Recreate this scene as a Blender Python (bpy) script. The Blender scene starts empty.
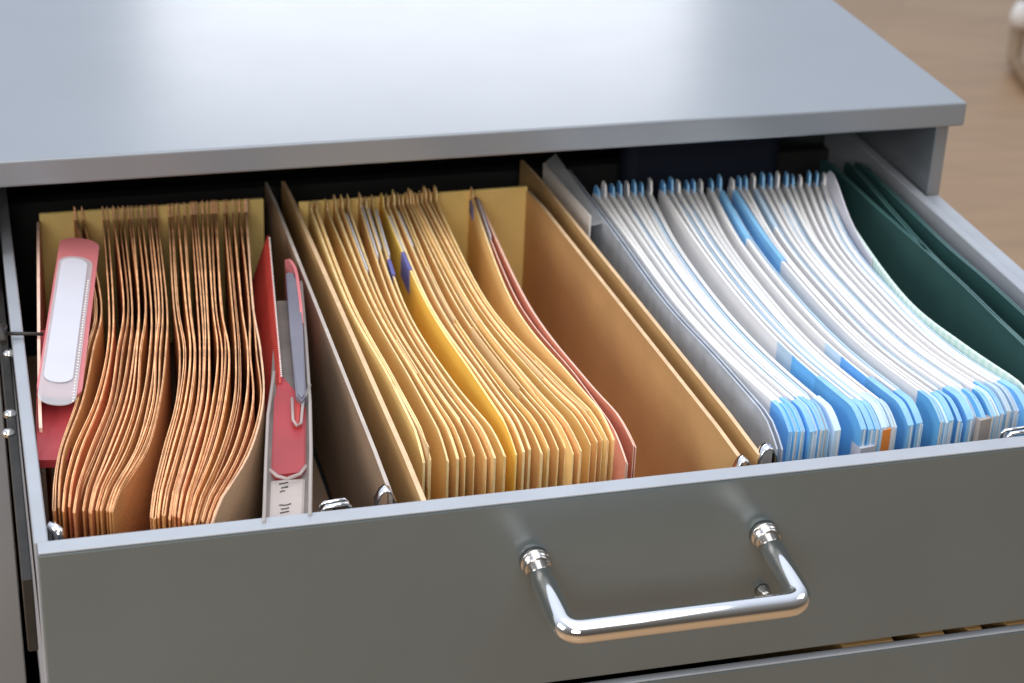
import bpy, bmesh, math, random
from mathutils import Vector, Matrix
random.seed(11)
S = bpy.context.scene
C = S.collection
PI = math.pi

# ------------------------------------------------------------------ camera (solved from the photograph's vanishing points)
RC = Matrix(((0.9645071, -0.2610765, 0.0395608), (-0.0855152, -0.4505768, -0.8886325), (0.2498261, 0.8537093, -0.4569105)))
CAM = Vector((-0.0157088, -1.0490794, 0.6775814)); F = 2007.41
cd = bpy.data.cameras.new('camera'); cam = bpy.data.objects.new('camera', cd); C.objects.link(cam); S.camera = cam
cd.sensor_width = 36; cd.lens = F * 36 / 1024; cd.clip_start = 0.05; cd.clip_end = 50
cam.matrix_world = Matrix((
    (RC[0][0], -RC[1][0], -RC[2][0], CAM.x),
    (RC[0][1], -RC[1][1], -RC[2][1], CAM.y),
    (RC[0][2], -RC[1][2], -RC[2][2], CAM.z), (0, 0, 0, 1)))
cd.dof.use_dof = True; cd.dof.focus_distance = 1.38; cd.dof.aperture_fstop = 8.5

def ray(px, py):
    return RC.transposed() @ Vector(((px - 512) / F, (py - 341.5) / F, 1))
def atz(px, py, z=0.0):
    d = ray(px, py); s = (z - CAM.z) / d.z; return CAM + d * s
def aty(px, py, y):
    d = ray(px, py); s = (y - CAM.y) / d.y; return CAM + d * s

# ------------------------------------------------------------------ materials
def nt(name):
    m = bpy.data.materials.new(name); m.use_nodes = True
    t = m.node_tree; return m, t, t.nodes['Principled BSDF']
def mat(name, col, rough=.5, metal=0, var=.0, hue=.0, noise=.0, nscale=40, bump=0, bscale=300, stretch=(1, 1, 1), spec=.5, coat=0, coatr=.1, alpha=1, trans=0, ior=1.5, rvar=0):
    """procedural paint / paper: base colour with per-object drift, soft mottling and fine bump"""
    m, t, b = nt(name); N = t.nodes; L = t.links
    b.inputs['Roughness'].default_value = rough; b.inputs['Metallic'].default_value = metal
    b.inputs['Specular IOR Level'].default_value = spec; b.inputs['Coat Weight'].default_value = coat; b.inputs['Coat Roughness'].default_value = coatr
    b.inputs['Alpha'].default_value = alpha; b.inputs['Transmission Weight'].default_value = trans; b.inputs['IOR'].default_value = ior
    b.inputs['Base Color'].default_value = (*col, 1)
    tc = N.new('ShaderNodeTexCoord'); mp = N.new('ShaderNodeMapping'); mp.inputs['Scale'].default_value = stretch
    L.new(tc.outputs['Object'], mp.inputs['Vector'])
    if var or noise or hue:
        hs = N.new('ShaderNodeHueSaturation'); hs.inputs['Color'].default_value = (*col, 1)
        oi = N.new('ShaderNodeObjectInfo')
        mr = N.new('ShaderNodeMapRange'); mr.inputs[3].default_value = 1 - var; mr.inputs[4].default_value = 1 + var
        L.new(oi.outputs['Random'], mr.inputs[0])
        nz = N.new('ShaderNodeTexNoise'); nz.inputs['Scale'].default_value = nscale; nz.inputs['Detail'].default_value = 5
        L.new(mp.outputs[0], nz.inputs['Vector'])
        mn = N.new('ShaderNodeMapRange'); mn.inputs[1].default_value = .3; mn.inputs[2].default_value = .7; mn.inputs[3].default_value = 1 - noise; mn.inputs[4].default_value = 1 + noise
        L.new(nz.outputs['Fac'], mn.inputs[0])
        mu = N.new('ShaderNodeMath'); mu.operation = 'MULTIPLY'; L.new(mr.outputs[0], mu.inputs[0]); L.new(mn.outputs[0], mu.inputs[1])
        L.new(mu.outputs[0], hs.inputs['Value'])
        if hue:
            r2 = N.new('ShaderNodeMath'); r2.operation = 'MULTIPLY'; r2.inputs[1].default_value = 7.31; L.new(oi.outputs['Random'], r2.inputs[0])
            fr = N.new('ShaderNodeMath'); fr.operation = 'FRACT'; L.new(r2.outputs[0], fr.inputs[0])
            mh = N.new('ShaderNodeMapRange'); mh.inputs[3].default_value = .5 - hue; mh.inputs[4].default_value = .5 + hue
            L.new(fr.outputs[0], mh.inputs[0]); L.new(mh.outputs[0], hs.inputs['Hue'])
        L.new(hs.outputs[0], b.inputs['Base Color'])
    if rvar:
        n3 = N.new('ShaderNodeTexNoise'); n3.inputs['Scale'].default_value = 14; n3.inputs['Detail'].default_value = 7; n3.inputs['Roughness'].default_value = .65
        L.new(mp.outputs[0], n3.inputs['Vector']); m3 = N.new('ShaderNodeMapRange'); m3.inputs[1].default_value = .35; m3.inputs[2].default_value = .7
        m3.inputs[3].default_value = rough - rvar; m3.inputs[4].default_value = rough + rvar
        L.new(n3.outputs['Fac'], m3.inputs[0]); L.new(m3.outputs[0], b.inputs['Roughness'])
    if bump:
        nb = N.new('ShaderNodeTexNoise'); nb.inputs['Scale'].default_value = bscale; nb.inputs['Detail'].default_value = 3
        L.new(mp.outputs[0], nb.inputs['Vector'])
        bp = N.new('ShaderNodeBump'); bp.inputs['Strength'].default_value = bump; bp.inputs['Distance'].default_value = .002
        L.new(nb.outputs['Fac'], bp.inputs['Height']); L.new(bp.outputs[0], b.inputs['Normal'])
    return m

M = {}
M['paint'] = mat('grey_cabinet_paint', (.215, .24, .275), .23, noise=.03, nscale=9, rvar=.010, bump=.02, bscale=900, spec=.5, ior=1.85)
M['paint_light'] = mat('light_grey_rail_paint', (.36, .39, .44), .36, noise=.05, nscale=30, spec=.5, ior=1.7)  # rail paint; on the drawer fronts' top strips it stands in for light
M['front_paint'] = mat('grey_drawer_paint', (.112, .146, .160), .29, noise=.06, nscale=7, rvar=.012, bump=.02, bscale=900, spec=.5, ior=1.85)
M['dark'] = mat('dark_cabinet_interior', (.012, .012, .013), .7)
M['slide'] = mat('dark_slide_steel', (.03, .028, .026), .5, metal=.2, noise=.3, nscale=60)
M['chrome'] = mat('polished_chrome', (.84, .84, .85), .07, metal=1, rvar=.04)
M['steel'] = mat('clip_steel', (.62, .61, .60), .22, metal=1)
M['brown'] = mat('orange_brown_manila', (.68, .30, .115), .62, var=.16, hue=.012, noise=.08, nscale=25, bump=.25, bscale=420, spec=.35)
M['beige'] = mat('beige_manila', (.68, .44, .27), .6, noise=.08, nscale=30, bump=.2, bscale=420, spec=.35)
M['brown_paper'] = mat('brown_file_papers', (.50, .27, .14), .75, var=.2, noise=.15, nscale=60)
M['yellow'] = mat('yellow_manila', (.93, .63, .26), .6, var=.1, hue=.012, noise=.06, nscale=22, bump=.2, bscale=420, spec=.35)
M['golden'] = mat('golden_manila', (.93, .60, .11), .6, noise=.06, nscale=22, bump=.2, bscale=420, spec=.35)
M['cream_paper'] = mat('cream_file_papers', (.82, .60, .33), .75, var=.1, noise=.05, nscale=60)
M['white'] = mat('white_folder_card', (.86, .86, .88), .6, var=.05, noise=.03, nscale=20, bump=.15, bscale=300, spec=.35)
M['paper'] = mat('white_papers', (.88, .87, .87), .8, var=.05, noise=.03, nscale=50)
M['blue'] = mat('blue_plastic', (.15, .46, .88), .38, var=.18, hue=.008, noise=.08, nscale=25, spec=.5)
M['paleblue'] = mat('pale_blue_plastic', (.56, .74, .92), .4, var=.12, noise=.06, nscale=25, spec=.5)
M['midblue'] = mat('light_blue_plastic', (.26, .58, .93), .4, noise=.08, nscale=25, spec=.5)
M['card'] = mat('tan_cardboard', (.56, .345, .145), .62, noise=.08, nscale=18, bump=.15, bscale=350, spec=.4)
M['cardback'] = mat('ochre_cardboard', (.86, .66, .25), .62, noise=.08, nscale=18, bump=.15, bscale=350, spec=.4)
M['cardgrey'] = mat('grey_brown_cardboard', (.36, .24, .16), .6, noise=.12, nscale=22, bump=.15, bscale=350, spec=.4)
M['salmon'] = mat('salmon_card', (.72, .28, .19), .6, noise=.06, nscale=22, bump=.2, bscale=420, spec=.35)
M['purple'] = mat('violet_print', (.15, .15, .40), .6, noise=.1)
M['red'] = mat('red_plastic', (.46, .04, .032), .5, noise=.12, nscale=20, bump=.12, bscale=60, spec=.5)
M['darkred'] = mat('dark_red_plastic', (.36, .035, .042), .45, noise=.15, nscale=20, spec=.5)
M['pink'] = mat('pink_plastic', (.64, .20, .215), .4, noise=.06, nscale=30, spec=.5)
M['label'] = mat('white_label', (.62, .62, .70), .55, noise=.02)
M['greylabel'] = mat('grey_label', (.42, .37, .35), .65, noise=.06)
M['ink'] = mat('black_ink', (.03, .03, .03), .6)
M['film'] = mat('clear_film', (.70, .72, .76), .25, alpha=.40, noise=.05, spec=.6)
M['smoke'] = mat('smoky_film', (.17, .165, .21), .4, noise=.1, nscale=30, spec=.6)
M['sleeve'] = mat('grey_translucent_plastic', (.62, .68, .78), .25, noise=.14, nscale=60, bump=.3, bscale=900, alpha=.80, spec=.5)
M['orange'] = mat('orange_sticker', (.85, .28, .06), .5)
M['green'] = mat('dark_green_plastic', (.028, .082, .082), .4, noise=.1, nscale=25, spec=.5, bump=.08, bscale=200)
M['navy'] = mat('navy_plastic', (.005, .011, .03), .7)
M['bead'] = mat('white_bead_plastic', (.85, .82, .80), .35)

# cut card edges are paler than the dyed faces
EDGE = {M['brown'].name: mat('brown_cut_edge', (.84, .47, .24), .6, var=.2, noise=.35, nscale=90),
        M['beige'].name: mat('beige_cut_edge', (.76, .50, .33), .6, noise=.2, nscale=90),
        M['yellow'].name: mat('yellow_cut_edge', (.95, .75, .40), .55, var=.08, noise=.15, nscale=90),
        M['golden'].name: mat('golden_cut_edge', (.93, .72, .30), .55, noise=.1, nscale=90),
        M['card'].name: mat('cardboard_cut_edge', (.72, .51, .31), .6, noise=.12, nscale=90),
        M['cardgrey'].name: mat('grey_cardboard_cut_edge', (.50, .44, .40), .6, noise=.12, nscale=90),
        M['white'].name: mat('white_cut_edge', (.93, .93, .93), .6),
        M['blue'].name: mat('blue_cut_edge', (.30, .60, .93), .45, noise=.1, nscale=60),
        M['salmon'].name: mat('salmon_cut_edge', (.90, .62, .50), .6, noise=.1, nscale=90),
        M['green'].name: mat('green_cut_edge', (.07, .16, .16), .4)}
# mint striped paper
m, t, b = nt('mint_striped_paper'); M['mint'] = m
tc = t.nodes.new('ShaderNodeTexCoord'); wv = t.nodes.new('ShaderNodeTexWave'); wv.bands_direction = 'Y'; wv.inputs['Scale'].default_value = 40; wv.inputs['Distortion'].default_value = .6
rp = t.nodes.new('ShaderNodeValToRGB'); rp.color_ramp.elements[0].color = (.60, .82, .74, 1); rp.color_ramp.elements[1].color = (.78, .90, .85, 1)
t.links.new(tc.outputs['Object'], wv.inputs['Vector']); t.links.new(wv.outputs['Fac'], rp.inputs[0]); t.links.new(rp.outputs[0], b.inputs['Base Color']); b.inputs['Roughness'].default_value = .7
# wooden floor
m, t, b = nt('wooden_floor'); M['wood'] = m
tc = t.nodes.new('ShaderNodeTexCoord'); mp = t.nodes.new('ShaderNodeMapping'); mp.inputs['Rotation'].default_value[2] = .6
br = t.nodes.new('ShaderNodeTexBrick'); br.inputs['Scale'].default_value = 1; br.inputs['Brick Width'].default_value = 1.2; br.inputs['Row Height'].default_value = .16; br.inputs['Mortar Size'].default_value = .002
br.inputs['Color1'].default_value = (.37, .225, .115, 1); br.inputs['Color2'].default_value = (.40, .25, .13, 1); br.inputs['Mortar'].default_value = (.28, .18, .10, 1)
m2 = t.nodes.new('ShaderNodeMapping'); m2.inputs['Scale'].default_value = (1.2, 9, 1); m2.inputs['Rotation'].default_value[2] = .6
nz = t.nodes.new('ShaderNodeTexNoise'); nz.inputs['Scale'].default_value = 3; nz.inputs['Detail'].default_value = 8
hs = t.nodes.new('ShaderNodeHueSaturation'); mr = t.nodes.new('ShaderNodeMapRange'); mr.inputs[1].default_value = .3; mr.inputs[2].default_value = .7; mr.inputs[3].default_value = .92; mr.inputs[4].default_value = 1.08
t.links.new(tc.outputs['Object'], mp.inputs[0]); t.links.new(mp.outputs[0], br.inputs[0]); t.links.new(tc.outputs['Object'], m2.inputs[0]); t.links.new(m2.outputs[0], nz.inputs[0])
t.links.new(nz.outputs['Fac'], mr.inputs[0]); t.links.new(mr.outputs[0], hs.inputs['Value']); t.links.new(br.outputs['Color'], hs.inputs['Color']); t.links.new(hs.outputs[0], b.inputs['Base Color'])
b.inputs['Roughness'].default_value = .45

# ------------------------------------------------------------------ object helpers
def tag(o, label=None, cat=None, group=None, kind=None):
    if label: o['label'] = label
    if cat: o['category'] = cat
    if group: o['group'] = group
    if kind: o['kind'] = kind
    return o
def empty(name, loc, label, cat, group=None):
    o = bpy.data.objects.new(name, None); o.empty_display_size = .02; o.location = loc; C.objects.link(o)
    return tag(o, label, cat, group)
class MB:
    """collects shapes, then links them as one mesh object"""
    def __init__(s): s.bm = bmesh.new()
    def box(s, a, b, bev=0.0, seg=2):
        a = Vector(a); b = Vector(b); r = bmesh.ops.create_cube(s.bm, size=1)
        for v in r['verts']: v.co = Vector(((a[i] + b[i]) / 2 + v.co[i] * abs(b[i] - a[i]) for i in range(3)))
        if bev:
            es = list({e for v in r['verts'] for e in v.link_edges})
            bmesh.ops.bevel(s.bm, geom=es, offset=bev, segments=seg, profile=.5, affect='EDGES')
        return s
    def tube(s, pts, r, n=16, caps=True):
        pts = [Vector(p) for p in pts]; rings = []; up = None
        for i, p in enumerate(pts):
            d = ((pts[min(i + 1, len(pts) - 1)] - pts[max(i - 1, 0)])).normalized()
            if up is None: up = d.orthogonal().normalized()
            up = (up - d * up.dot(d)).normalized(); w = d.cross(up)
            rr = r[i] if isinstance(r, (list, tuple)) else r
            rings.append([s.bm.verts.new(p + (up * math.cos(2 * PI * k / n) + w * math.sin(2 * PI * k / n)) * rr) for k in range(n)])
        for a, b in zip(rings, rings[1:]):
            for k in range(n): s.bm.faces.new((a[k], a[(k + 1) % n], b[(k + 1) % n], b[k])).smooth = True
        if caps:
            s.bm.faces.new(rings[0][::-1]); s.bm.faces.new(rings[-1])
        return s
    def plate(s, fr, outline, t0, t1, holes=None):
        """prism of a 2-D outline laid in the frame fr = (origin, u, v, n)"""
        o, u, v, n = fr
        a = [s.bm.verts.new(o + u * p[0] + v * p[1] + n * t0) for p in outline]; b = [s.bm.verts.new(o + u * p[0] + v * p[1] + n * t1) for p in outline]
        s.bm.faces.new(a[::-1]); s.bm.faces.new(b); k = len(a)
        for i in range(k): s.bm.faces.new((a[i], a[(i + 1) % k], b[(i + 1) % k], b[i]))
        return s
    def sheet(s, path, zt, zb, th, lean=0.0, rows=3, belly=0.0):
        """upright sheet: plan path (back to front), top height per point, given thickness"""
        n = len(path); P = [Vector((p[0], p[1])) for p in path]; L, Rr = [], []
        for i in range(n):
            d = (P[min(i + 1, n - 1)] - P[max(i - 1, 0)]).normalized(); nn = Vector((-d.y, d.x))
            L.append(P[i] + nn * th / 2); Rr.append(P[i] - nn * th / 2)
        def col(q, i):
            out = []
            for k in range(rows + 1):
                f = (k / rows) ** 1.6; z = zt[i] + (zb - zt[i]) * f
                out.append(s.bm.verts.new((q[i].x + lean * f + belly * math.sin(PI * f), q[i].y, z)))
            return out
        A = [col(L, i) for i in range(n)]; B = [col(Rr, i) for i in range(n)]
        for i in range(n - 1):
            for k in range(rows):
                s.bm.faces.new((A[i][k], A[i + 1][k], A[i + 1][k + 1], A[i][k + 1])).smooth = True
                s.bm.faces.new((B[i][k], B[i][k + 1], B[i + 1][k + 1], B[i + 1][k])).smooth = True
        def strip(X, Y):
            X = [s.bm.verts.new(v.co) for v in X]; Y = [s.bm.verts.new(v.co) for v in Y]
            for i in range(len(X) - 1): s.bm.faces.new((X[i], X[i + 1], Y[i + 1], Y[i])).smooth = True
        s.bm.faces.ensure_lookup_table(); n0 = len(s.bm.faces)
        strip([c[0] for c in A], [c[0] for c in B]); strip(A[-1], B[-1]); strip(A[0], B[0])
        s.bm.faces.ensure_lookup_table()
        for fi in range(n0, len(s.bm.faces)): s.bm.faces[fi].material_index = 1
        return s
    def build(s, name, m, parent=None, smooth=False):
        bmesh.ops.recalc_face_normals(s.bm, faces=s.bm.faces)
        me = bpy.data.meshes.new(name)
        if parent is not None:
            w = parent.location.copy(); p = parent.parent
            while p is not None: w += p.location; p = p.parent
            bmesh.ops.translate(s.bm, verts=s.bm.verts, vec=-w)
        s.bm.to_mesh(me); s.bm.free()
        if smooth:
            for f in me.polygons: f.use_smooth = True
        me.materials.append(m); me.materials.append(EDGE.get(m.name, m))
        o = bpy.data.objects.new(name, me); C.objects.link(o)
        if parent is not None: o.parent = parent
        return o
def spline(pts, per=6):
    pts = [Vector((p[0], p[1])) for p in pts]; out = []
    for i in range(len(pts) - 1):
        p0 = pts[max(i - 1, 0)]; p1 = pts[i]; p2 = pts[i + 1]; p3 = pts[min(i + 2, len(pts) - 1)]
        for k in range(per):
            t = k / per
            out.append(.5 * ((2 * p1) + (p2 - p0) * t + (2 * p0 - 5 * p1 + 4 * p2 - p3) * t * t + (3 * p1 - p0 - 3 * p2 + p3) * t ** 3))
    out.append(pts[-1]); return out
def arclen(P):
    d = [0.0]
    for a, b in zip(P, P[1:]): d.append(d[-1] + (b - a).length)
    return d
def shift(P, dx): return [Vector((p.x + dx, p.y)) for p in P]
def cut(P, from_front=None, from_back=None):
    d = arclen(P); T = d[-1]
    lo, hi = (T - from_front, T) if from_front else (0, from_back)
    def samp(s):
        for i in range(len(P) - 1):
            if d[i + 1] >= s - 1e-9: return P[i].lerp(P[i + 1], (s - d[i]) / max(1e-9, d[i + 1] - d[i]))
        return P[-1].copy()
    n = 12; return [samp(lo + (hi - lo) * k / n) for k in range(n + 1)]
def tops(P, z, r, drop, back_r=.012, back_drop=.004):
    """top height along a path: rounded front and back upper corners"""
    d = arclen(P); T = d[-1]; o = []
    for s in d:
        zz = z; f = T - s
        if f < r: zz -= drop * ((r - f) / r) ** 1.7
        if s < back_r: zz -= back_drop * ((back_r - s) / back_r) ** 2
        o.append(zz)
    return o
def ordn(k):
    return ['first', 'second', 'third', 'fourth', 'fifth', 'sixth', 'seventh', 'eighth', 'ninth', 'tenth', 'eleventh', 'twelfth', 'thirteenth', 'fourteenth',
            'fifteenth', 'sixteenth', 'seventeenth', 'eighteenth', 'nineteenth', 'twentieth'][k - 1]
def lerp(a, b, t): return a + (b - a) * t

# ------------------------------------------------------------------ setting
fl = MB(); fl.bm.faces.new([fl.bm.verts.new(p) for p in ((-6, -5, -.72), (8, -5, -.72), (8, 9, -.72), (-6, 9, -.72))])
tag(fl.build('floor', M['wood']), kind='structure')

# ------------------------------------------------------------------ filing cabinet
YS = .4107; HT = .0888
cab = empty('filing_cabinet', (.39, .7, -.72), 'grey steel filing cabinet with its upper drawer pulled out full of folders', 'filing cabinet')
MB().box((-.064, YS, HT - .0218), (.8088, 1.03, HT), .0022, 3).build('cabinet_top', M['paint'], cab)
MB().box((-.060, .432, -.70), (-.0125, 1.02, HT - .0222)).build('side_panel', M['paint'], cab)
MB().box((.7945, .432, -.70), (.8065, 1.02, HT - .0222), .001, 1).build('side_panel', M['paint'], cab)
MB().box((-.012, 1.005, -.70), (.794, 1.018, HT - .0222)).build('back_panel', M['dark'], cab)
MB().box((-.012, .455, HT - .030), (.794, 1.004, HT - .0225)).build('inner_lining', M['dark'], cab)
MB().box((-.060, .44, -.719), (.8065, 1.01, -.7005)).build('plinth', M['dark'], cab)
# upper drawer
T = .0137; PH = .1475; PR = .8055
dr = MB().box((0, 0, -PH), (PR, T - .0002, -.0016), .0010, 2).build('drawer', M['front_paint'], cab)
MB().box((.0002, .0004, -.0014), (PR - .0002, T, 0), .0006, 2).build('lit_top_edge', M['paint_light'], dr)  # paler strip: light on the front's upper edge put into the colour
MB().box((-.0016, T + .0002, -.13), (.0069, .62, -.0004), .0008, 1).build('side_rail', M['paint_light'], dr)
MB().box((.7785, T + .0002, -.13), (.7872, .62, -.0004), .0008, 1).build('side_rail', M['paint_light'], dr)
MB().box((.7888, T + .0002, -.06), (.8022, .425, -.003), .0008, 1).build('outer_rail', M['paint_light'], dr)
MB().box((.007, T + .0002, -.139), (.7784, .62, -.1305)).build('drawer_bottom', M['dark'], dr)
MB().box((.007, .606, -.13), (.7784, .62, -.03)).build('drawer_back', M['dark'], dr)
MB().box((-.0105, .02, -.085), (-.0040, .60, -.030), .0008, 1).build('slide', M['slide'], dr)
# chrome pull: two feet with collars, square-shouldered bar
hx0, hx1, hz = .3127, .4727, -.0458
def bend(p, c, q, r=.012, n=7):
    a = p + (c - p) * (1 - r / (c - p).length); b_ = c + (q - c) * (r / (q - c).length)
    return [((1 - t) ** 2) * a + 2 * t * (1 - t) * c + t * t * b_ for t in [i / n for i in range(n + 1)]]
p0 = Vector((hx0, -.001, hz)); c0 = Vector((hx0, -.0745, hz - .0065)); c1 = Vector((hx1 - .001, -.0745, hz - .0065)); p1 = Vector((hx1, -.001, hz))
hpts = [p0, p0.lerp(c0, .4)] + bend(p0, c0, c1) + [c0.lerp(c1, .35), c0.lerp(c1, .65)] + bend(c0, c1, p1) + [c1.lerp(p1, .6), p1]
hd = MB().tube(hpts, .0081, 24).build('handle', M['chrome'], dr)
for hx in (hx0, hx1):
    MB().tube([(hx, .0, hz), (hx, -.0035, hz), (hx, -.0045, hz), (hx, -.0045, hz), (hx, -.010, hz), (hx, -.0115, hz)], [.0100, .0100, .0098, .0093, .0093, .0082], 28).build('handle_collar', M['steel'], dr, True)
MB().tube([(.4768, .0, -.0927), (.4768, -.003, -.0927), (.4764, -.008, -.091), (.476, -.0095, -.090)], [.0055, .005, .0028, .0012], 16).build('small_stud', M['steel'], dr, True)  # small conical stud below the right handle foot
# steel clips along the inside of the drawer front, and slide rivets
def clip_bar(px0, py0, px1, py1, name='clip', h=.006):
    a = atz(px0, py0, .001); b_ = atz(px1, py1, .001)
    k = MB().tube([(a.x, a.y, -.02), (a.x, a.y, -.002), (a.x + .002, a.y, .0008), (b_.x - .002, b_.y, .0008), (b_.x, b_.y, -.002), (b_.x, b_.y, -.02)], .0016, 10)
    k.tube([(a.x, a.y + .008, -.02), (a.x, a.y + .008, -.003), (a.x + .002, a.y + .008, -.001), (b_.x - .002, b_.y + .008, -.001), (b_.x, b_.y + .008, -.003), (b_.x, b_.y + .008, -.02)], .0012, 10)
    return k.build(name, M['chrome'], dr, True)
clip_bar(323, 507, 350, 503); clip_bar(1008, 434, 1034, 430)
p = atz(51, 528, -.004)
MB().tube([(p.x, p.y + .003, -.02), (p.x, p.y + .003, -.008), (p.x + .001, p.y, -.003), (p.x + .004, p.y - .004, -.004), (p.x + .005, p.y - .006, -.012)], .0035, 12).build('clip', M['chrome'], dr, True)
for q in ((9, 352), (10, 412), (8, 431)):
    p = atz(*q, -.028)
    MB().tube([(p.x, p.y, -.031), (p.x, p.y, -.0285), (p.x, p.y, -.0265)], [.0048, .0045, .002], 12).build('rivet', M['steel'], dr, True)
# hanging pin that crosses the left rail
a = atz(6, 333.5, .004); b_ = atz(43, 334, .004)
pin = MB().tube([a, b_], .0014, 10); pin.tube([a + Vector((-.001, .010, .001)), a + Vector((-.004, .002, .003)), a + Vector((-.002, -.012, -.001))], .0028, 10)
pin.build('hook_pin', M['slide'], dr)
# lower drawer
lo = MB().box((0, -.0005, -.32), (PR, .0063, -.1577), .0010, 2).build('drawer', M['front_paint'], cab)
MB().box((.0002, -.0002, -.1575), (PR - .0002, .0065, -.1560), .0006, 2).build('lit_top_edge', M['paint_light'], lo)  # paler strip again, painting in light on the lower front's top edge
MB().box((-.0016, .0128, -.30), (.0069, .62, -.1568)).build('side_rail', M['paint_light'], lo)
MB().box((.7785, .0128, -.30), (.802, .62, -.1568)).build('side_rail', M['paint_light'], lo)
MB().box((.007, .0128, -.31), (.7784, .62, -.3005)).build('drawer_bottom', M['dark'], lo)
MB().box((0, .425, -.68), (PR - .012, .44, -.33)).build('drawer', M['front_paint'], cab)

# things seen in the slit of the lower drawer
k = 0
for (xa, xb, la) in ((.548, .588, 'ochre card box in the lower drawer, widest one in the slit'), (.608, .628, 'short ochre card box in the lower drawer, middle of the slit'), (.646, .658, 'narrowest ochre card box in the lower drawer slit'), (.677, .712, 'ochre card box in the lower drawer at the right end of the slit')):
    bx = MB().box((xa, .0078, -.29), (xb, .36, -.1566), .001, 1).build('card_box', M['card']); tag(bx, la, 'box', 'card boxes in the lower drawer')
bx = MB().box((-.001, .05, -.168), (.012, .4, -.1575)); 
tag(bx.build('ochre_folder', M['cardback']), 'ochre folder edge in the lower drawer, left of the grey drawer front', 'folder')

# ------------------------------------------------------------------ card boxes and dividers that part the columns
def wall(pb, pf, zt, zb, th, m, name, parent, wedge=0):
    """upright board from its back top corner to its front top corner (pixels on the plane z = zt)"""
    a = atz(*pb, zt); b_ = atz(*pf, zt)
    P = [Vector((lerp(a.x, b_.x, i / 10), lerp(a.y, b_.y, i / 10))) for i in range(11)]
    return MB().sheet(P, tops(P, zt, .006, .002, .004, .003), zb, th).build(name, m, parent)
def hook(px, py, z, parent, s=1.0, flip=1):
    p = atz(px, py, z); y = p.y
    pts = [(p.x - .006 * s, y, z - .020), (p.x - .0055 * s, y, z - .006), (p.x - .003 * s, y, z + .0005), (p.x, y, z + .0025), (p.x + .003 * s, y, z + .0005), (p.x + .0058 * s, y, z - .006), (p.x + .006 * s, y, z - .020)]
    bm_ = MB(); R_ = []
    c = Vector((p.x, 0, z - .008))
    for q in pts:
        d = Vector((q[0], 0, q[2])) - c; d = d.normalized() * .0012
        R_.append([bm_.bm.verts.new((q[0] + e_ * d.x, q[1] + y_, q[2] + e_ * d.z)) for e_, y_ in ((0, .001), (1, 0), (1, -.007), (0, -.008))])
    for A__, B__ in zip(R_, R_[1:]):
        for k_ in range(4): bm_.bm.faces.new((A__[k_], A__[(k_ + 1) % 4], B__[(k_ + 1) % 4], B__[k_]))
    bm_.bm.faces.new(R_[0]); bm_.bm.faces.new(R_[-1][::-1])
    bm_.build('clip', M['chrome'], parent, True)
b1 = empty('file_box', (.12, .27, -.1295), 'brown card file box at left, with the orange-brown folders in it', 'file box', 'card file boxes in the drawer')
MB().box((.0305, .508, -.128), (.2160, .512, .001), .0006, 1).build('back_panel', M['cardback'], b1)
wall((266, 179), (391, 491), 0, -.128, .0026, M['cardgrey'], 'side_panel', b1)
MB().box((.010, .030, -.1293), (.2200, .507, -.1283)).build('box_floor', M['cardgrey'], b1)
hook(384, 489, 0, b1)
b2 = empty('file_box', (.35, .27, -.1295), 'tan card file box in the middle of the drawer, half empty at its right', 'file box', 'card file boxes in the drawer')
wall((283, 178), (424, 498), 0, -.128, .0034, M['card'], 'side_panel', b2)
MB().box((.2440, .4965, -.128), (.4448, .4995, .0008), .0006, 1).build('back_panel', M['cardback'], b2)
wall((528, 187.5), (745, 461), 0, -.128, .003, M['card'], 'side_panel', b2)
MB().box((.2440, .030, -.1293), (.4590, .496, -.1283)).build('box_floor', M['card'], b2)
hook(741, 459, -.001, b2, .9)
dv = empty('divider_board', (.47, .3, -.1295), 'tan card divider board between the tan file box and the clear grey sleeve', 'divider')
wall((522, 157), (760, 452), 0, -.128, .003, M['card'], 'board', dv)
hook(765, 447, 0, dv, 1.1)

# ------------------------------------------------------------------ folders
def smooth_path(keys, z, per=5, jit=0.0):
    w = [atz(x, y, z) for x, y in keys]
    w = [Vector((p.x + random.uniform(-jit, jit), p.y)) for p in w]
    w[0] = w[0] + (w[0] - w[1]) * .0
    return spline(w, per)
def at_row(tab, t):
    """interpolate a table of traced edges: [(t, [pixels])]"""
    for (ta, ka), (tb, kb) in zip(tab, tab[1:]):
        if t <= tb + 1e-9:
            u = (t - ta) / (tb - ta); return [(lerp(a[0], b[0], u), lerp(a[1], b[1], u)) for a, b in zip(ka, kb)]
    return tab[-1][1]

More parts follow.
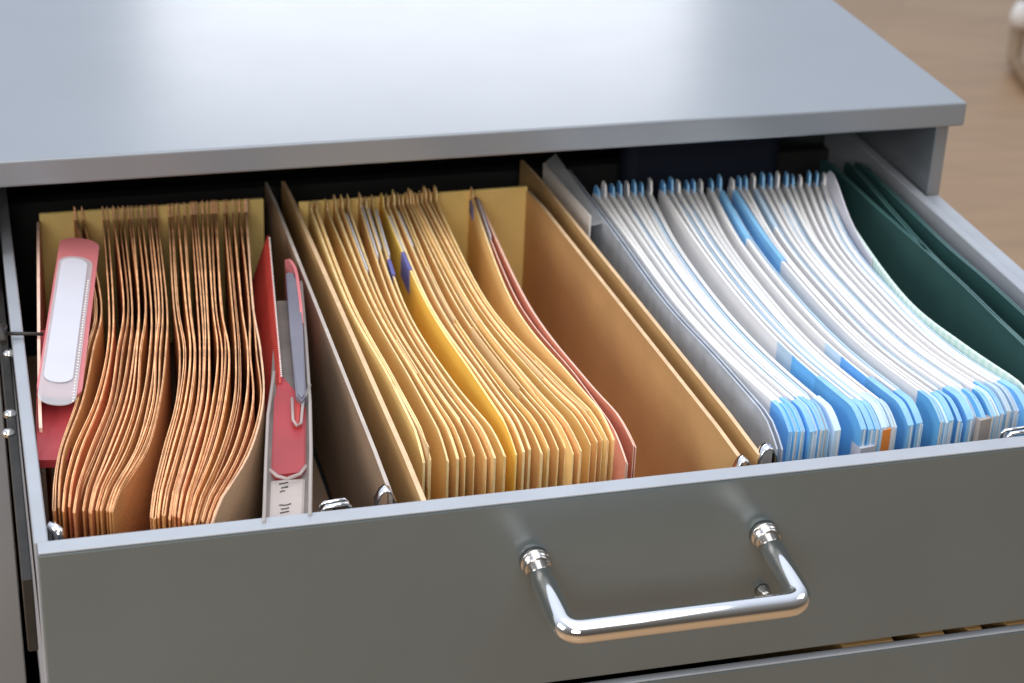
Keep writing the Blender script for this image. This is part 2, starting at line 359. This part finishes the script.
def brown_folder(keys, label, gap, m, zoff=0.0, name='file_folder'):
    z = zoff; P = smooth_path(keys, z, 6, .0006)
    mid = P[len(P) // 2]
    r = empty(name, (mid.x, mid.y, -.127), label, 'file folder', 'orange-brown folders in the left file box')
    th = random.uniform(.0006, .0009)
    # front: leaves closed by a rounded spine
    g = gap
    Lp = shift(P, -g / 2); Rp = shift(P, g / 2)
    d = arclen(P); n = len(P)
    w = [.8 + .2 * math.cos(3.1 * s / d[-1] + z * 900) + .45 * max(0, (s / d[-1] - .86) / .14) ** 1.5 for s in d]
    Lp = [Vector((p.x - g / 2 * k, p.y)) for p, k in zip(P, w)]; Rp = [Vector((p.x + g / 2 * k, p.y)) for p, k in zip(P, w)]
    f = P[-1]; a = Lp[-1]; b_ = Rp[-1]
    arc = [Vector((f.x - g / 2 * w[-1] * math.cos(q), f.y - g * .8 * math.sin(q))) for q in (PI * .2, PI * .5, PI * .8)]
    path = Lp + arc + Rp[::-1]
    dz = random.uniform(0, .003); zt = tops(Lp, z, .022, .0085) + [z - .0092, z - .0096, z - .0096] + tops(Rp, z - dz, .022, .0092 - dz)[::-1]
    MB().sheet(path, zt, -.126, th, lean=0).build('cover', m, r)
    Q = P[:-2]
    pap = MB()
    for kx in (-.2, .2):
        pap.sheet(shift(Q, g * kx), tops(Q, z - random.uniform(.008, .02), .03, .012), -.12, max(.0002, g * .22))
    pap.build('papers', M['brown_paper'], r)
    B = cut(P, from_back=.010)
    MB().sheet(B, [z + .003, z + .0055, z + .0068, z + .007, z + .007, z + .0068, z + .006, z + .005, z + .003, z + .001, z - .001, z - .003, z - .004], z - .02, .0012).build('tab', m, r)
    return r

tabA = [(0, [(74, 213), (95, 300), (87, 350), (77, 400), (61, 450), (54, 494)]),
        (.09, [(82, 213), (99, 300), (92, 350), (82, 400), (64, 450), (58, 495)]),
        (.16, [(102, 213), (110, 300), (106, 350), (95, 400), (74, 450), (62, 496)]),
        (1, [(156, 211), (165, 300), (164, 350), (160, 400), (146, 450), (115, 499)])]
NA = 15; ja = [0, .06]
for _ in range(13): ja.append(ja[-1] + random.uniform(.45, 1.7))
ja = [0, .09] + [.16 + .84 * (q - ja[2]) / (ja[-1] - ja[2]) for q in ja[2:]]; left_ord = 0
for i in range(NA):
    t = ja[i]
    ks = at_row(tabA, t)
    wob = random.uniform(-2, 2); wb2 = random.uniform(-2.2, 2.2)
    ks = [(x + (wob if j == 1 else wb2 if j in (2,) else 0), y) for j, (x, y) in enumerate(ks)]
    ks[-1] = (ks[-1][0] + random.uniform(-.5, .5), ks[-1][1] + random.uniform(-3, 3))
    if i == 0: la = 'orange-brown folder leaning on the red label holder, leftmost of the brown folders'
    elif i == NA - 1: la = 'orange-brown folder with wide bare side, last of the left brown bundle before the dark gap'
    elif i <= 7: la = 'orange-brown folder, %s to the right of the red label holder with white label' % ordn(i + 1)
    else: la = 'orange-brown folder, %s to the left of the dark gap between the two brown bundles' % ordn(NA - i)
    brown_folder(ks, la, random.choice((.0004, .0005, .0006, .0013)), M['brown'], random.uniform(-.004, .0015))
tabB = [(0, [(168, 210), (174, 300), (179, 350), (176, 400), (163, 450), (151, 502)]),
        (.45, [(203, 207), (208, 300), (212, 350), (208, 400), (196, 450), (179, 506)]),
        (1, [(246, 205), (254, 300), (260, 350), (263, 400), (248, 455), (212, 513)])]
NB = 18; jb = [0]
for _ in range(17): jb.append(jb[-1] + random.uniform(.45, 1.7))
jb = [q / jb[-1] for q in jb]
for i in range(NB):
    t = jb[i]; ks = at_row(tabB, t)
    wob = random.uniform(-2.2, 2.2); wb2 = random.uniform(-2.4, 2.4)
    ks = [(x + (wob if j == 1 else wb2 if j == 2 else 0), y) for j, (x, y) in enumerate(ks)]
    ks[-1] = (ks[-1][0] + random.uniform(-.6, .6), ks[-1][1] + random.uniform(-3, 3))
    if i == 0: la = 'orange-brown folder, first of the right brown bundle beside the dark gap'
    elif i == NB - 1: la = 'pale brown folder with wide bare side, rightmost of the brown folders'
    elif i <= 9: la = 'orange-brown folder, %s to the right of the dark gap between the two brown bundles' % ordn(i + 1)
    else: la = 'orange-brown folder, %s to the left of the red plastic file with clear pocket' % ordn(NB - i)
    brown_folder(ks, la, random.choice((.0004, .0005, .0006, .0013)), M['brown'] if i < NB - 1 else M['beige'], random.uniform(-.004, .0015))

# ---- yellow column
Y = [[(309, 203), (347, 300), (388, 377), (424, 463)], [(314, 203), (352, 300), (391, 377), (430, 461)],
     [(324, 202), (367, 300), (411, 377), (448, 461)], [(333, 201), (373, 300), (418, 377), (458, 459)],
     [(340, 200), (378, 300), (424, 377), (466, 457)], [(346, 200), (384, 300), (429, 377), (475, 456)],
     [(358, 199), (390, 300), (436, 377), (487, 459)], [(364, 199), (397, 300), (442, 377), (495, 458)],
     [(371, 198), (402, 300), (449, 377), (505, 456)], [(380, 198), (424, 300), (475, 377), (517, 455)],
     [(385, 197), (428, 300), (479, 377), (524, 452)], [(391, 197), (436, 300), (488, 377), (530, 449)],
     [(396, 196), (441, 300), (494, 377), (542, 453)], [(400, 196), (446, 300), (500, 377), (549, 448)],
     [(404, 195), (453, 300), (509, 377), (559, 450)], [(407, 195), (459, 300), (516, 377), (566, 448)],
     [(410, 195), (464, 300), (522, 377), (574, 454)], [(414, 194), (468, 300), (528, 377), (582, 451)],
     [(418, 194), (473, 300), (536, 377), (591, 445)], [(422, 193), (478, 300), (543, 377), (598, 442)],
     [(427, 193), (483, 300), (550, 377), (603, 440)], [(433, 192), (487, 300), (556, 377), (608, 440)],
     [(470, 189), (511, 300), (571, 377), (614, 440)]]
def leaf_folder(keys, label, gap, m, name, group, cat, zoff=0.0, r_=.03, drop=.011, papers='cream_paper', tabh=.004, tabm=None, lean=0.0, tabp=.0, ext=0):
    w = [atz(x, y, zoff) for x, y in keys[:-1]] + [atz(*keys[-1], zoff - drop)]
    if ext:
        d_ = (w[-1] - w[-2]).normalized(); w.append(w[-1] + d_ * ext)
    P = spline([Vector((p.x + (random.uniform(-.0011, .0011) if 0 < i < len(w) - 1 else 0), p.y)) for i, p in enumerate(w)], 9)
    mid = P[len(P) // 2]
    r = empty(name, (mid.x, mid.y, -.127), label, cat, group)
    th = random.uniform(.0007, .0010); g = gap
    MB_ = MB().sheet(shift(P, -g / 2), tops(P, zoff, r_, drop), -.126, th, lean)
    Pr = P[:-1] if random.random() < .5 else P
    MB_.sheet(shift(Pr, g / 2), tops(Pr, zoff - random.uniform(-.001, .002), r_, drop), -.126, th, lean)
    MB_.build('cover', m, r)
    Q = cut(P, from_front=arclen(P)[-1] - .004)[:-1]
    pp = MB(); pp.sheet(shift(Q, 0), tops(Q, zoff - random.uniform(-.0012, .005), r_ * 1.2, drop * 1.3), -.12, max(.0004, g * .45), lean); pp.build('papers', M[papers], r)
    if tabh:
        s0 = .0; B = cut(P, from_back=.022)
        h = tabh * random.uniform(.5, 1.3)
        MB().sheet(shift(B, random.uniform(-.4, .4) * g), [zoff + h * k for k in (-.6, .2, .75, 1, 1, 1, 1, 1, .9, .6, 0, -1, -2)], zoff - .03, th * 1.1, lean).build('tab', tabm or m, r)
    return r, P
NY = len(Y); yel = []
for i, ks in enumerate(Y):
    if i == 0: la = 'pale yellow manila folder nearest the left wall of the tan file box'
    elif i == 9: la = 'golden yellow manila folder with broad bare side facing left'
    elif i == NY - 1: la = 'tan-yellow manila folder standing apart with bare side, beside the salmon folder'
    elif i < 9: la = 'pale yellow manila folder, %s from the left wall of the tan file box' % ordn(i + 1)
    elif i < 16: la = 'pale yellow manila folder, %s to the right of the golden yellow folder' % ordn(i - 9)
    else: la = 'pale yellow manila folder, %s to the left of the salmon folder' % ordn(NY - i)
    nxt = (Y[i + 1][2][0] - ks[2][0]) if i < NY - 1 else 8
    r, P = leaf_folder(ks, la, random.uniform(.0006, .0010), M['golden'] if i == 9 else M['yellow'], 'manila_folder', 'yellow manila folders in the tan file box', 'manila folder', random.uniform(-.0025, .002), tabh=.0075)
    yel.append((r, P))
def patch(P, r, s0, s1, zt, zb, m, name, th=.003, dx=0.0):
    d = arclen(P)
    Q = cut(cut(P, from_back=s1), from_front=s1 - s0)
    return MB().sheet(shift(Q, dx), [zt] * len(Q), zb, th).build(name, m, r)
# white index slips and violet print near the back of some folders
for i, s0, s1, mm in ((4, .03, .14, 'label'), (6, .02, .12, 'label'), (7, .02, .10, 'label'), (8, .03, .12, 'label'), (9, .04, .11, 'label'), (11, .03, .10, 'label')):
    r, P = yel[i]; patch(P, r, s0, s1, .0012, -.03, M[mm], 'index_slip', .0012, .0012)
for i, s0, s1 in ((8, .128, .156), (9, .112, .146)):
    r, P = yel[i]; patch(P, r, s0, s1, .0008, -.02, M['purple'], 'violet_label', .0028, -.0003)
r, P = yel[22]; patch(P, r, .012, .03, -.003, -.014, M['purple'], 'violet_label', .0040, 0)
patch(P, r, .022, .10, .002, -.02, M['label'], 'index_slip', .001, .004)
for i in (1, 3, 5, 7, 12, 14, 17, 19, 20):
    r, P = yel[i]; q_ = random.uniform(.12, .34); patch(P, r, q_, q_ + random.uniform(.04, .10), random.uniform(-.0002, .0022), -.03, M['cream_paper'], 'loose_sheet', .0007, random.choice((-1, 1)) * .0011)
# salmon folder
sal = [(476, 192), (528, 300), (586, 377), (635, 446)]
r, P = leaf_folder(sal, 'salmon red folder, rightmost in the tan file box beside the empty space', .0016, M['salmon'], 'manila_folder', 'yellow manila folders in the tan file box', 'manila folder', 0, .035, .012, tabh=.0)
sal2 = [(474, 194), (519, 300), (578, 377), (627, 462)]
leaf_folder(sal2, 'thin salmon folder squeezed between the tan-yellow folder and the outer salmon folder', .0010, M['salmon'], 'manila_folder', 'yellow manila folders in the tan file box', 'manila folder', -.002, .035, .012, tabh=.0)

# ---- clear grey sleeve
sl = empty('plastic_sleeve', (.49, .3, -.127), 'grey translucent plastic sleeve with raised clear tab, left of the white folders', 'plastic sleeve')
ks = [(566, 165), (610, 222), (667, 300), (722, 360), (784, 431)]
w = [atz(x, y, 0) for x, y in ks]; P = spline(w, 8)
MB().sheet(shift(P, -.0035), tops(P, 0, .03, .014), -.126, .0012).sheet(shift(P, .0005), tops(P, -.001, .028, .014), -.126, .0012).build('film', M['sleeve'], sl)
a = atz(544, 163, .004); b_ = atz(590, 225, -.004)
tb = MB().sheet(spline([(a.x, a.y), (b_.x, b_.y)], 6), [.004] * 7, -.03, .0016); tb.build('tab_edge', M['bead'], sl)
fb = MB(); 
c = atz(556, 153.5, .008); d_ = atz(603, 222, -.003)
v = [fb.bm.verts.new(q) for q in ((a.x, a.y, .004), (b_.x, b_.y, -.004), (d_.x, d_.y, -.003), (c.x, c.y, .008))]; v2 = [fb.bm.verts.new(q.co + Vector((0, 0, -.0012))) for q in v]
fb.bm.faces.new(v); fb.bm.faces.new(v2[::-1])
for i in range(4): fb.bm.faces.new((v[i], v2[i], v2[(i + 1) % 4], v[(i + 1) % 4]))
fb.build('tab_film', M['film'], sl)

# ---- white and blue folders
tabW = [(0, [(594, 189), (630, 240), (674, 300), (722, 353), (783, 409)]),
        (.5, [(709, 183), (741, 240), (788, 300), (837, 351), (901, 402)]),
        (1, [(822, 177), (846, 240), (897, 300), (949, 347), (1014, 388)])]
NW = 29; Wf = []
ts = []
gaps = [random.uniform(.65, 1.35) for _ in range(NW)]
for g_, q_ in ((6, 1.6), (7, 4.2), (13, 2.8), (15, 3.6), (14, 1.7), (19, 1.8), (22, 1.6), (25, 1.5)): gaps[g_] = q_
acc = 0
for i in range(NW): ts.append(acc); acc += gaps[i]
ts = [t_ / ts[-1] for t_ in ts]
for i in range(NW):
    ub = i / (NW - 1); k0 = at_row(tabW, ub); ks = at_row(tabW, ts[i])
    ks = [tuple(lerp(a, b, .3) for a, b in zip(k0[0], ks[0])), tuple(lerp(a, b, .8) for a, b in zip(k0[1], ks[1]))] + [tuple(lerp(a, b, .95) for a, b in zip(k0[2], ks[2]))] + ks[3:]
    wob = random.uniform(-1.5, 1.5); ks = [(x + (wob if j in (1, 2) else 0), y) for j, (x, y) in enumerate(ks)]
    if i == 0: la = 'white folder with blue corner, leftmost, touching the grey plastic sleeve'
    elif i == 8: la = 'white folder with wide blue front side, left one of the two such wide ones'
    elif i == 14: la = 'white folder with wide blue front side, right one of the two such wide ones'
    elif i == 12: la = 'white folder with an orange sticker on its blue front corner'
    elif i == 16: la = 'white folder with broad bare white side in the middle of the white stack'
    elif i == NW - 1: la = 'white folder, rightmost, against the mint striped sheet'
    elif i < 8: la = 'white folder with blue front corner, %s from the grey plastic sleeve' % ordn(i + 1)
    elif i < 14: la = 'white folder with blue front corner, %s right of the first wide blue folder' % ordn(i - 8)
    elif i < 16: la = 'white folder with blue front corner, %s right of the second wide blue folder' % ordn(i - 14)
    else: la = 'white folder in the right part of the stack, %s left of the mint striped sheet' % ordn(NW - i)
    # white card, its front corner cut by a long slope
    z = random.uniform(-.001, .0015); w = [atz(x, y, z) for x, y in ks]
    d_ = (w[-1] - w[-2]).normalized(); w.append(w[-1] + d_ * (.015 + random.uniform(-.002, .003)))
    P = spline(w, 7); mid = P[len(P) // 2]
    r = empty('document_folder', (mid.x, mid.y, -.127), la, 'folder', 'white and blue folders in the right column')
    g = random.uniform(.0014, .0022); th = random.uniform(.0009, .0013)
    Z = tops(P, z, .018, .011, .016, .004)
    c_ = MB().sheet(shift(P, -g / 2), Z, -.126, th); c_.sheet(shift(P, g / 2), [q - .0006 for q in Z], -.126, th); c_.build('cover', M['white'], r)
    Q = cut(P, from_front=arclen(P)[-1] - .006)[:-1]
    pp = MB()
    for kx in (-.2, .2): pp.sheet(shift(Q, g * kx), tops(Q, z - random.uniform(.0005, .003), .022, .014), -.12, g * .28)
    pp.build('papers', M['paper'], r)
    big = i in (8, 14)
    Lf = {8: .062, 14: .055}.get(i, random.uniform(.022, .032))
    bm_ = 'blue' if (big or random.random() < (.85 if i < 17 else .5)) else 'paleblue'
    Fp = cut(P, from_front=Lf); Zf = tops(Fp, z + .0004, .0182, .0112, .0001, 0)
    if big or random.random() < .5: fp = MB().sheet(Fp, Zf, -.126, g + th * 2 + .001)
    else:
        fp = MB().sheet(shift(Fp, -g / 2 - .0004), Zf, -.126, th + .0006); fp.sheet(shift(Fp, g / 2 + .0003), [q - .0006 for q in Zf], -.126, th + .0004)
    fp.build('corner_pocket', M[bm_], r)
    if big:
        for La, Lb_, mm, dx in ((Lf + .034, Lf - .004, 'blue', .0002), (Lf + .058, Lf + .03, 'paleblue', .0005)):
            Fq = cut(cut(P, from_front=La), from_back=La - Lb_); MB().sheet(shift(Fq, -g / 2 - th / 2 - .0003 + dx), [z + .0003] * 13, -.10, .0008).build('corner_pocket', M[mm], r)
    if not big and random.random() < .35:
        Q2 = cut(P, from_front=arclen(P)[-1] - .03); Zq = tops(Q2, z + random.uniform(-.0012, .0008), .020, .013); MB().sheet(shift(Q2, g / 2 + th + .0004), Zq, -.11, .0008).build('inner_leaf', M['paleblue'], r)
    # rear index tab
    Lb = .019
    Bp = cut(P, from_back=Lb); h = random.uniform(.005, .011)
    MB().sheet(shift(Bp, random.uniform(-.3, .3) * g), [z + h * k for k in (-.5, .3, .8, 1, 1, 1, 1, 1, 1, .8, .4, -.3, -1.2)], z - .03, th * 1.5).build('tab', M['blue'] if i % 3 != 1 else M['white'], r)
    if i in (15, 16, 19): patch(P, r, .02, {15: .12, 16: .165, 19: .10}[i], z + .0008, -.06, M['midblue'] if i != 19 else M['paleblue'], 'blue_panel', g + th + .0008)
    if i == 12: 
        Fs = cut(P, from_front=.006); MB().sheet([q + Vector((0, -.0016)) for q in Fs], [-.013] * 13, -.034, g + th * 2 + .0026).build('sticker', M['orange'], r)
    if i == 9:
        Fs = cut(P, from_front=.012); MB().sheet([q + Vector((-.002, -.0025)) for q in Fs], [-.024] * 13, -.045, .012).build('index_slip', M['label'], r)
    if i == 22:
        Fs = cut(P, from_front=.005); MB().sheet([q + Vector((.001, -.002)) for q in Fs], [-.011] * 13, -.05, .010).build('index_slip', M['greylabel'], r)
    Wf.append((r, P))

# ---- mint striped sheet and its white curled end
ms = empty('striped_sheet', (.70, .3, -.127), 'mint green striped sheet with curled white end, between white and green folders', 'paper sheet')
ks = [(828, 178), (852, 225), (905, 297), (962, 343), (1030, 388)]
P = spline([atz(x, y, .003) for x, y in ks], 8)
MB().sheet(P, tops(P, .003, .02, .004), -.126, .0022).build('sheet', M['mint'], ms)
Q = cut(P, from_back=.17)
MB().sheet(shift(Q, -.0022), [.006, .016, .0185, .018, .0165, .014, .0115, .009, .007, .005, .004, .003, .003], -.10, .0012).build('curled_end', M['paleblue'] if False else M['label'], ms)

# ---- dark green folders
for (ks, la, z) in (([(822, 156), (874, 205), (950, 273), (1019, 340), (1100, 415)], 'dark green folder with broad teal side, leftmost of the three green ones', .001),
                    ([(846, 158), (917, 240), (984, 306), (1030, 349), (1110, 425)], 'dark green folder, middle of the three green ones', -.002),
                    ([(856, 158), (938, 238), (984, 278), (1028, 318), (1110, 391)], 'dark green folder, rightmost, next to the grey drawer rail', -.001)):
    P = spline([atz(x, y, z) for x, y in ks], 8); mid = P[len(P) // 2]
    r = empty('hanging_folder', (mid.x, mid.y, -.127), la, 'hanging folder', 'dark green folders by the right rail')
    MB().sheet(P, tops(P, z, .03, .01), -.126, .0014).sheet(shift(P, .0055), tops(P, z - .003, .03, .01), -.126, .0014).build('cover', M['green'], r)
    MB().sheet(shift(P, .0028), tops(P, z - .012, .03, .01), -.12, .0016).build('papers', M['green'], r)

# ------------------------------------------------------------------ red label holder at far left
A_ = atz(80, 241, .006); Lh = atz(37, 394, .004); Rh = atz(80, 398, .000)
u = (Lh + (Rh - Lh) * .5 - A_); Lu = u.length; u.normalize(); v = (Rh - Lh); v = (v - u * v.dot(u)); Wd = v.length; v.normalize(); n = u.cross(v); n = n if n.z > 0 else -n
rl = empty('label_holder', (.03, .3, -.12), 'red plastic label holder with a long white label, at the left rail', 'label holder')
fr = (A_, u, v, n)
def stadium(u0, u1, hw, r0, r1, k=7):
    o = []; r0 = min(r0, hw * .96); r1 = min(r1, hw * .96)
    for (uc, s, r_) in ((u0, -1, r0), (u1, 1, r1)):
        cs = []
        for sg in ((1, -1) if s < 0 else (-1, 1)):
            arc = []
            for q in range(k + 1):
                a_ = q / k * PI / 2
                arc.append((uc - s * r_ + s * r_ * math.sin(a_), sg * (hw - r_ + r_ * math.cos(a_))))
            cs.append(arc)
        o += cs[0] + cs[1][::-1]
    return o
hw = Wd * .52
bq = MB(); tp = [atz(x, y, z_) for x, y, z_ in ((40, 330, -.003), (84, 330, -.003), (81, 392, -.004), (76, 420, -.007), (68, 460, -.011), (37.5, 460, -.011), (36, 420, -.007), (36.5, 392, -.004))]
ta = [bq.bm.verts.new(q) for q in tp]; tb_ = [bq.bm.verts.new(q - Vector((0, 0, .006))) for q in tp]
bq.bm.faces.new(ta); bq.bm.faces.new(tb_[::-1])
for i in range(len(ta)): bq.bm.faces.new((ta[i], tb_[i], tb_[(i + 1) % len(ta)], ta[(i + 1) % len(ta)]))
bq.build('holder_body', M['darkred'], rl)
MB().plate(fr, stadium(-.0005, Lu * 1.02, hw * 1.02, .013, .015), .0002, .0022).build('pink_frame', M['pink'], rl)
MB().plate((A_ - v * hw * .06, u, v, n), stadium(.035, Lu * 1.07, hw * .86, .012, .019), .0024, .0032).build('clear_pocket', M['film'], rl)
MB().plate((A_ - v * hw * .12, u, v, n), stadium(.040, Lu * .95, hw * .66, .013, .015), .0034, .0040).build('label', M['label'], rl)
bd = MB()
for i in range(44):
    o_ = A_ + u * (.075 + (Lu - .06) * i / 44) + v * hw * .68 + n * .0032
    bmesh.ops.create_icosphere(bd.bm, subdivisions=1, radius=.0009, matrix=Matrix.Translation(o_))
bd.build('stitched_edge', M['bead'], rl)
ks = [(38, 217), (38.5, 300), (39, 365), (40, 420)]
P = spline([atz(x, y, .001) for x, y in ks], 8)
MB().sheet(P, tops(P, .001, .02, .006), -.12, .0022).build('rear_cover', M['salmon'], rl)

# ------------------------------------------------------------------ red plastic file with clear pocket
rf = empty('plastic_file', (.18, .2, -.12), 'red plastic file in clear case with grey label strip beside brown folders', 'plastic file')
z0 = -.001
def quad_sheet(name, m, pts, zt, zb, th): 
    P = spline([atz(x, y, zt) for x, y in pts], 8)
    return MB().sheet(P, tops(P, zt, .02, .004), zb, th).build(name, m, rf)
P = spline([atz(x, y, .003) for x, y in ((268, 231), (274, 300), (279, 350), (280, 378))], 8)
MB().sheet(P, tops(P, .003, .02, .004), -.05, .0016, lean=-.016).build('red_cover', M['red'], rf)
def slab(name, m, px, zt, zb):
    b__ = MB(); top = [atz(x, y, zt) for x, y in px]
    a = [b__.bm.verts.new(q) for q in top]; c = [b__.bm.verts.new((q.x, q.y, zb)) for q in top]; k = len(a)
    b__.bm.faces.new(a); b__.bm.faces.new(c[::-1])
    for i in range(k): b__.bm.faces.new((a[i], c[i], c[(i + 1) % k], a[(i + 1) % k]))
    es = [e for e in b__.bm.edges if all(w_ in a for w_ in e.verts)]
    bmesh.ops.bevel(b__.bm, geom=es, offset=.0012, segments=2, affect='EDGES')
    return b__.build(name, m, rf)
M['smokecase'] = mat('smoky_case_plastic', (.17, .14, .125), .35, noise=.2, nscale=40)
slab('file_body', M['smokecase'], [(264, 530), (310, 523), (311, 400), (300, 300), (276, 300), (271, 380)], -.006, -.12)
slab('red_insert', M['darkred'], [(271, 470), (276, 476), (300, 473), (306, 466), (306, 405), (296, 392), (280, 372), (274, 400)], -.002, -.0058)
slab('label_strip', M['greylabel'], [(269, 530), (303, 525), (305, 478), (271, 480)], -.004, -.0058)
slab('smoky_pocket', M['smoke'], [(302, 400), (306, 394), (303, 330), (299, 284), (293, 272), (286, 272), (290, 330), (296, 394)], .006, -.0055)
quad_sheet('pink_cover', M['pink'], [(286, 255), (295, 268), (299, 290), (302, 318)], .007, -.05, .0022)
slab('tongue', M['red'], [(294, 424), (300, 425), (303, 398), (295, 398)], .001, -.0019)
tb = MB()
tb.tube([atz(x, y, .001) for x, y in ((264, 522), (266, 460), (268, 415), (274, 372))], .0012, 8)
tb.tube([atz(x, y, .001) for x, y in ((310, 515), (311, 450), (310, 402), (306, 340), (301, 282))], .0013, 8)
tb.tube([atz(x, y, .001) for x, y in ((270, 470), (277, 476), (287, 479), (300, 474), (306, 466))], .0012, 8)
tb.tube([atz(x, y, .002) for x, y in ((292, 398), (293, 420), (297, 426), (301, 423), (303, 402), (310, 385))], .0011, 8)
tb.build('clear_rim', mat('clear_rim_plastic', (.55, .50, .48), .3, alpha=.55), rf)
bd = MB()
for i in range(64):
    q = i / 63; x = lerp(270, 279, min(1, q * 1.6)) if q < .65 else lerp(279, 273, (q - .65) / .35); y = lerp(238, 400, q)
    o_ = atz(lerp(269.5, 281.5, q), lerp(238, 376, q), .0042)
    bmesh.ops.create_icosphere(bd.bm, subdivisions=1, radius=.0008, matrix=Matrix.Translation(o_))
bd.build('stitched_edge', M['bead'], rf)
ink = MB(); rr = random.Random(4)
for (x, y, w_) in ((279, 484, 9), (281, 488, 6), (280, 492, 5), (285, 487, 3), (279, 505, 12), (281, 509, 8), (280, 513, 9)):
    ink.tube([atz(x, y, -.0036), atz(x + w_ * .6, y - .5 + rr.uniform(-1, 1), -.0036), atz(x + w_, y - 1 + rr.uniform(-1, 1), -.0036)], .00035, 6)
ink.build('ink_marks', M['ink'], rf)

# ------------------------------------------------------------------ navy case inside the cabinet, chair leg on the floor
cs = empty('document_case', (.66, .70, -.1295), 'dark navy document case standing deep inside the cabinet behind the white folders', 'document case')
MB().box((.56, .575, -.128), (.716, .60, .045), .012, 4).build('case_body', M['navy'], cs)
ch = empty('chair', (2.3, 2.9, -.72), 'white tipped wooden chair leg on the floor behind the cabinet', 'chair')
q = atz(1020, 26, -.64)
MB().tube([q + Vector((0, 0, .0)), q + Vector((0, 0, .025)), q + Vector((0, 0, .05))], [.022, .024, .014], 20).build('leg_cap', M['bead'], ch, True)
lg = atz(1014, 60, -.70); l2 = atz(1030, 85, -.70)
MB().tube([q + Vector((-.002, .0, .0)), lg, l2], [.018, .014, .012], 14).build('leg', mat('brown_chair_leg', (.28, .18, .10), .5, noise=.1), ch, True)

# ------------------------------------------------------------------ light: window behind, ceiling lamps above, added fill lamps, soft room light
W = bpy.data.worlds.new('World'); S.world = W; W.use_nodes = True
wt = W.node_tree; bg = wt.nodes['Background']; bg.inputs[1].default_value = 1.0
tc = wt.nodes.new('ShaderNodeTexCoord'); rp = wt.nodes.new('ShaderNodeValToRGB')
dt = wt.nodes.new('ShaderNodeVectorMath'); dt.operation = 'DOT_PRODUCT'; dt.inputs[1].default_value = Vector((-.10, .60, .79)).normalized()
mrw = wt.nodes.new('ShaderNodeMapRange'); mrw.inputs[1].default_value = -1; mrw.inputs[2].default_value = 1
e = rp.color_ramp.elements; e[0].position = .30; e[0].color = (.10, .085, .07, 1); e[1].position = 1.0; e[1].color = (1.0, 1.1, 1.28, 1)
k = e.new(.62); k.color = (.26, .26, .26, 1)
k = e.new(.80); k.color = (.60, .66, .77, 1)
wt.links.new(tc.outputs['Generated'], dt.inputs[0]); wt.links.new(dt.outputs['Value'], mrw.inputs[0]); wt.links.new(mrw.outputs[0], rp.inputs[0]); wt.links.new(rp.outputs[0], bg.inputs[0])
def area(name, loc, target, sx, sy, power, col):
    l = bpy.data.lights.new(name, 'AREA'); l.shape = 'RECTANGLE'; l.size = sx; l.size_y = sy; l.energy = power; l.color = col
    o = bpy.data.objects.new(name, l); C.objects.link(o); o.location = loc
    o.rotation_euler = (Vector(target) - Vector(loc)).to_track_quat('-Z', 'Y').to_euler(); return o
area('window_light', (1.08, 3.6, .96), (.4, .4, 0), 1.35, .66, 8.5, (.95, .97, 1))
area('ceiling_light', (.30, -.45, 2.25), (.30, -.30, 0), 1.9, 3.2, 42, (1, .98, .95))
area('side_fill_light', (-2.1, -.35, 1.25), (.4, .2, 0), 1.4, 1.2, 30, (1, .95, .88))  # fill lamp added at the left for the left-facing folder sides
area('front_fill_light', (-.7, -3.0, 1.55), (.35, .4, 0), 1.6, 1.1, 44, (1, .96, .90))  # unseen fill lamp added to brighten the box backs under the overhang
area('right_fill_light', (2.6, .1, 1.9), (.3, .2, 0), 1.2, 1.2, 10, (1, .96, .92))  # fill lamp added to lift the folders' right-facing sides

S.render.engine = 'CYCLES'; S.cycles.use_denoising = True
S.cycles.transparent_max_bounces = 12; S.cycles.max_bounces = 10
S.view_settings.view_transform = 'Standard'; S.view_settings.look = 'None'; S.view_settings.exposure = 0; S.view_settings.gamma = 1
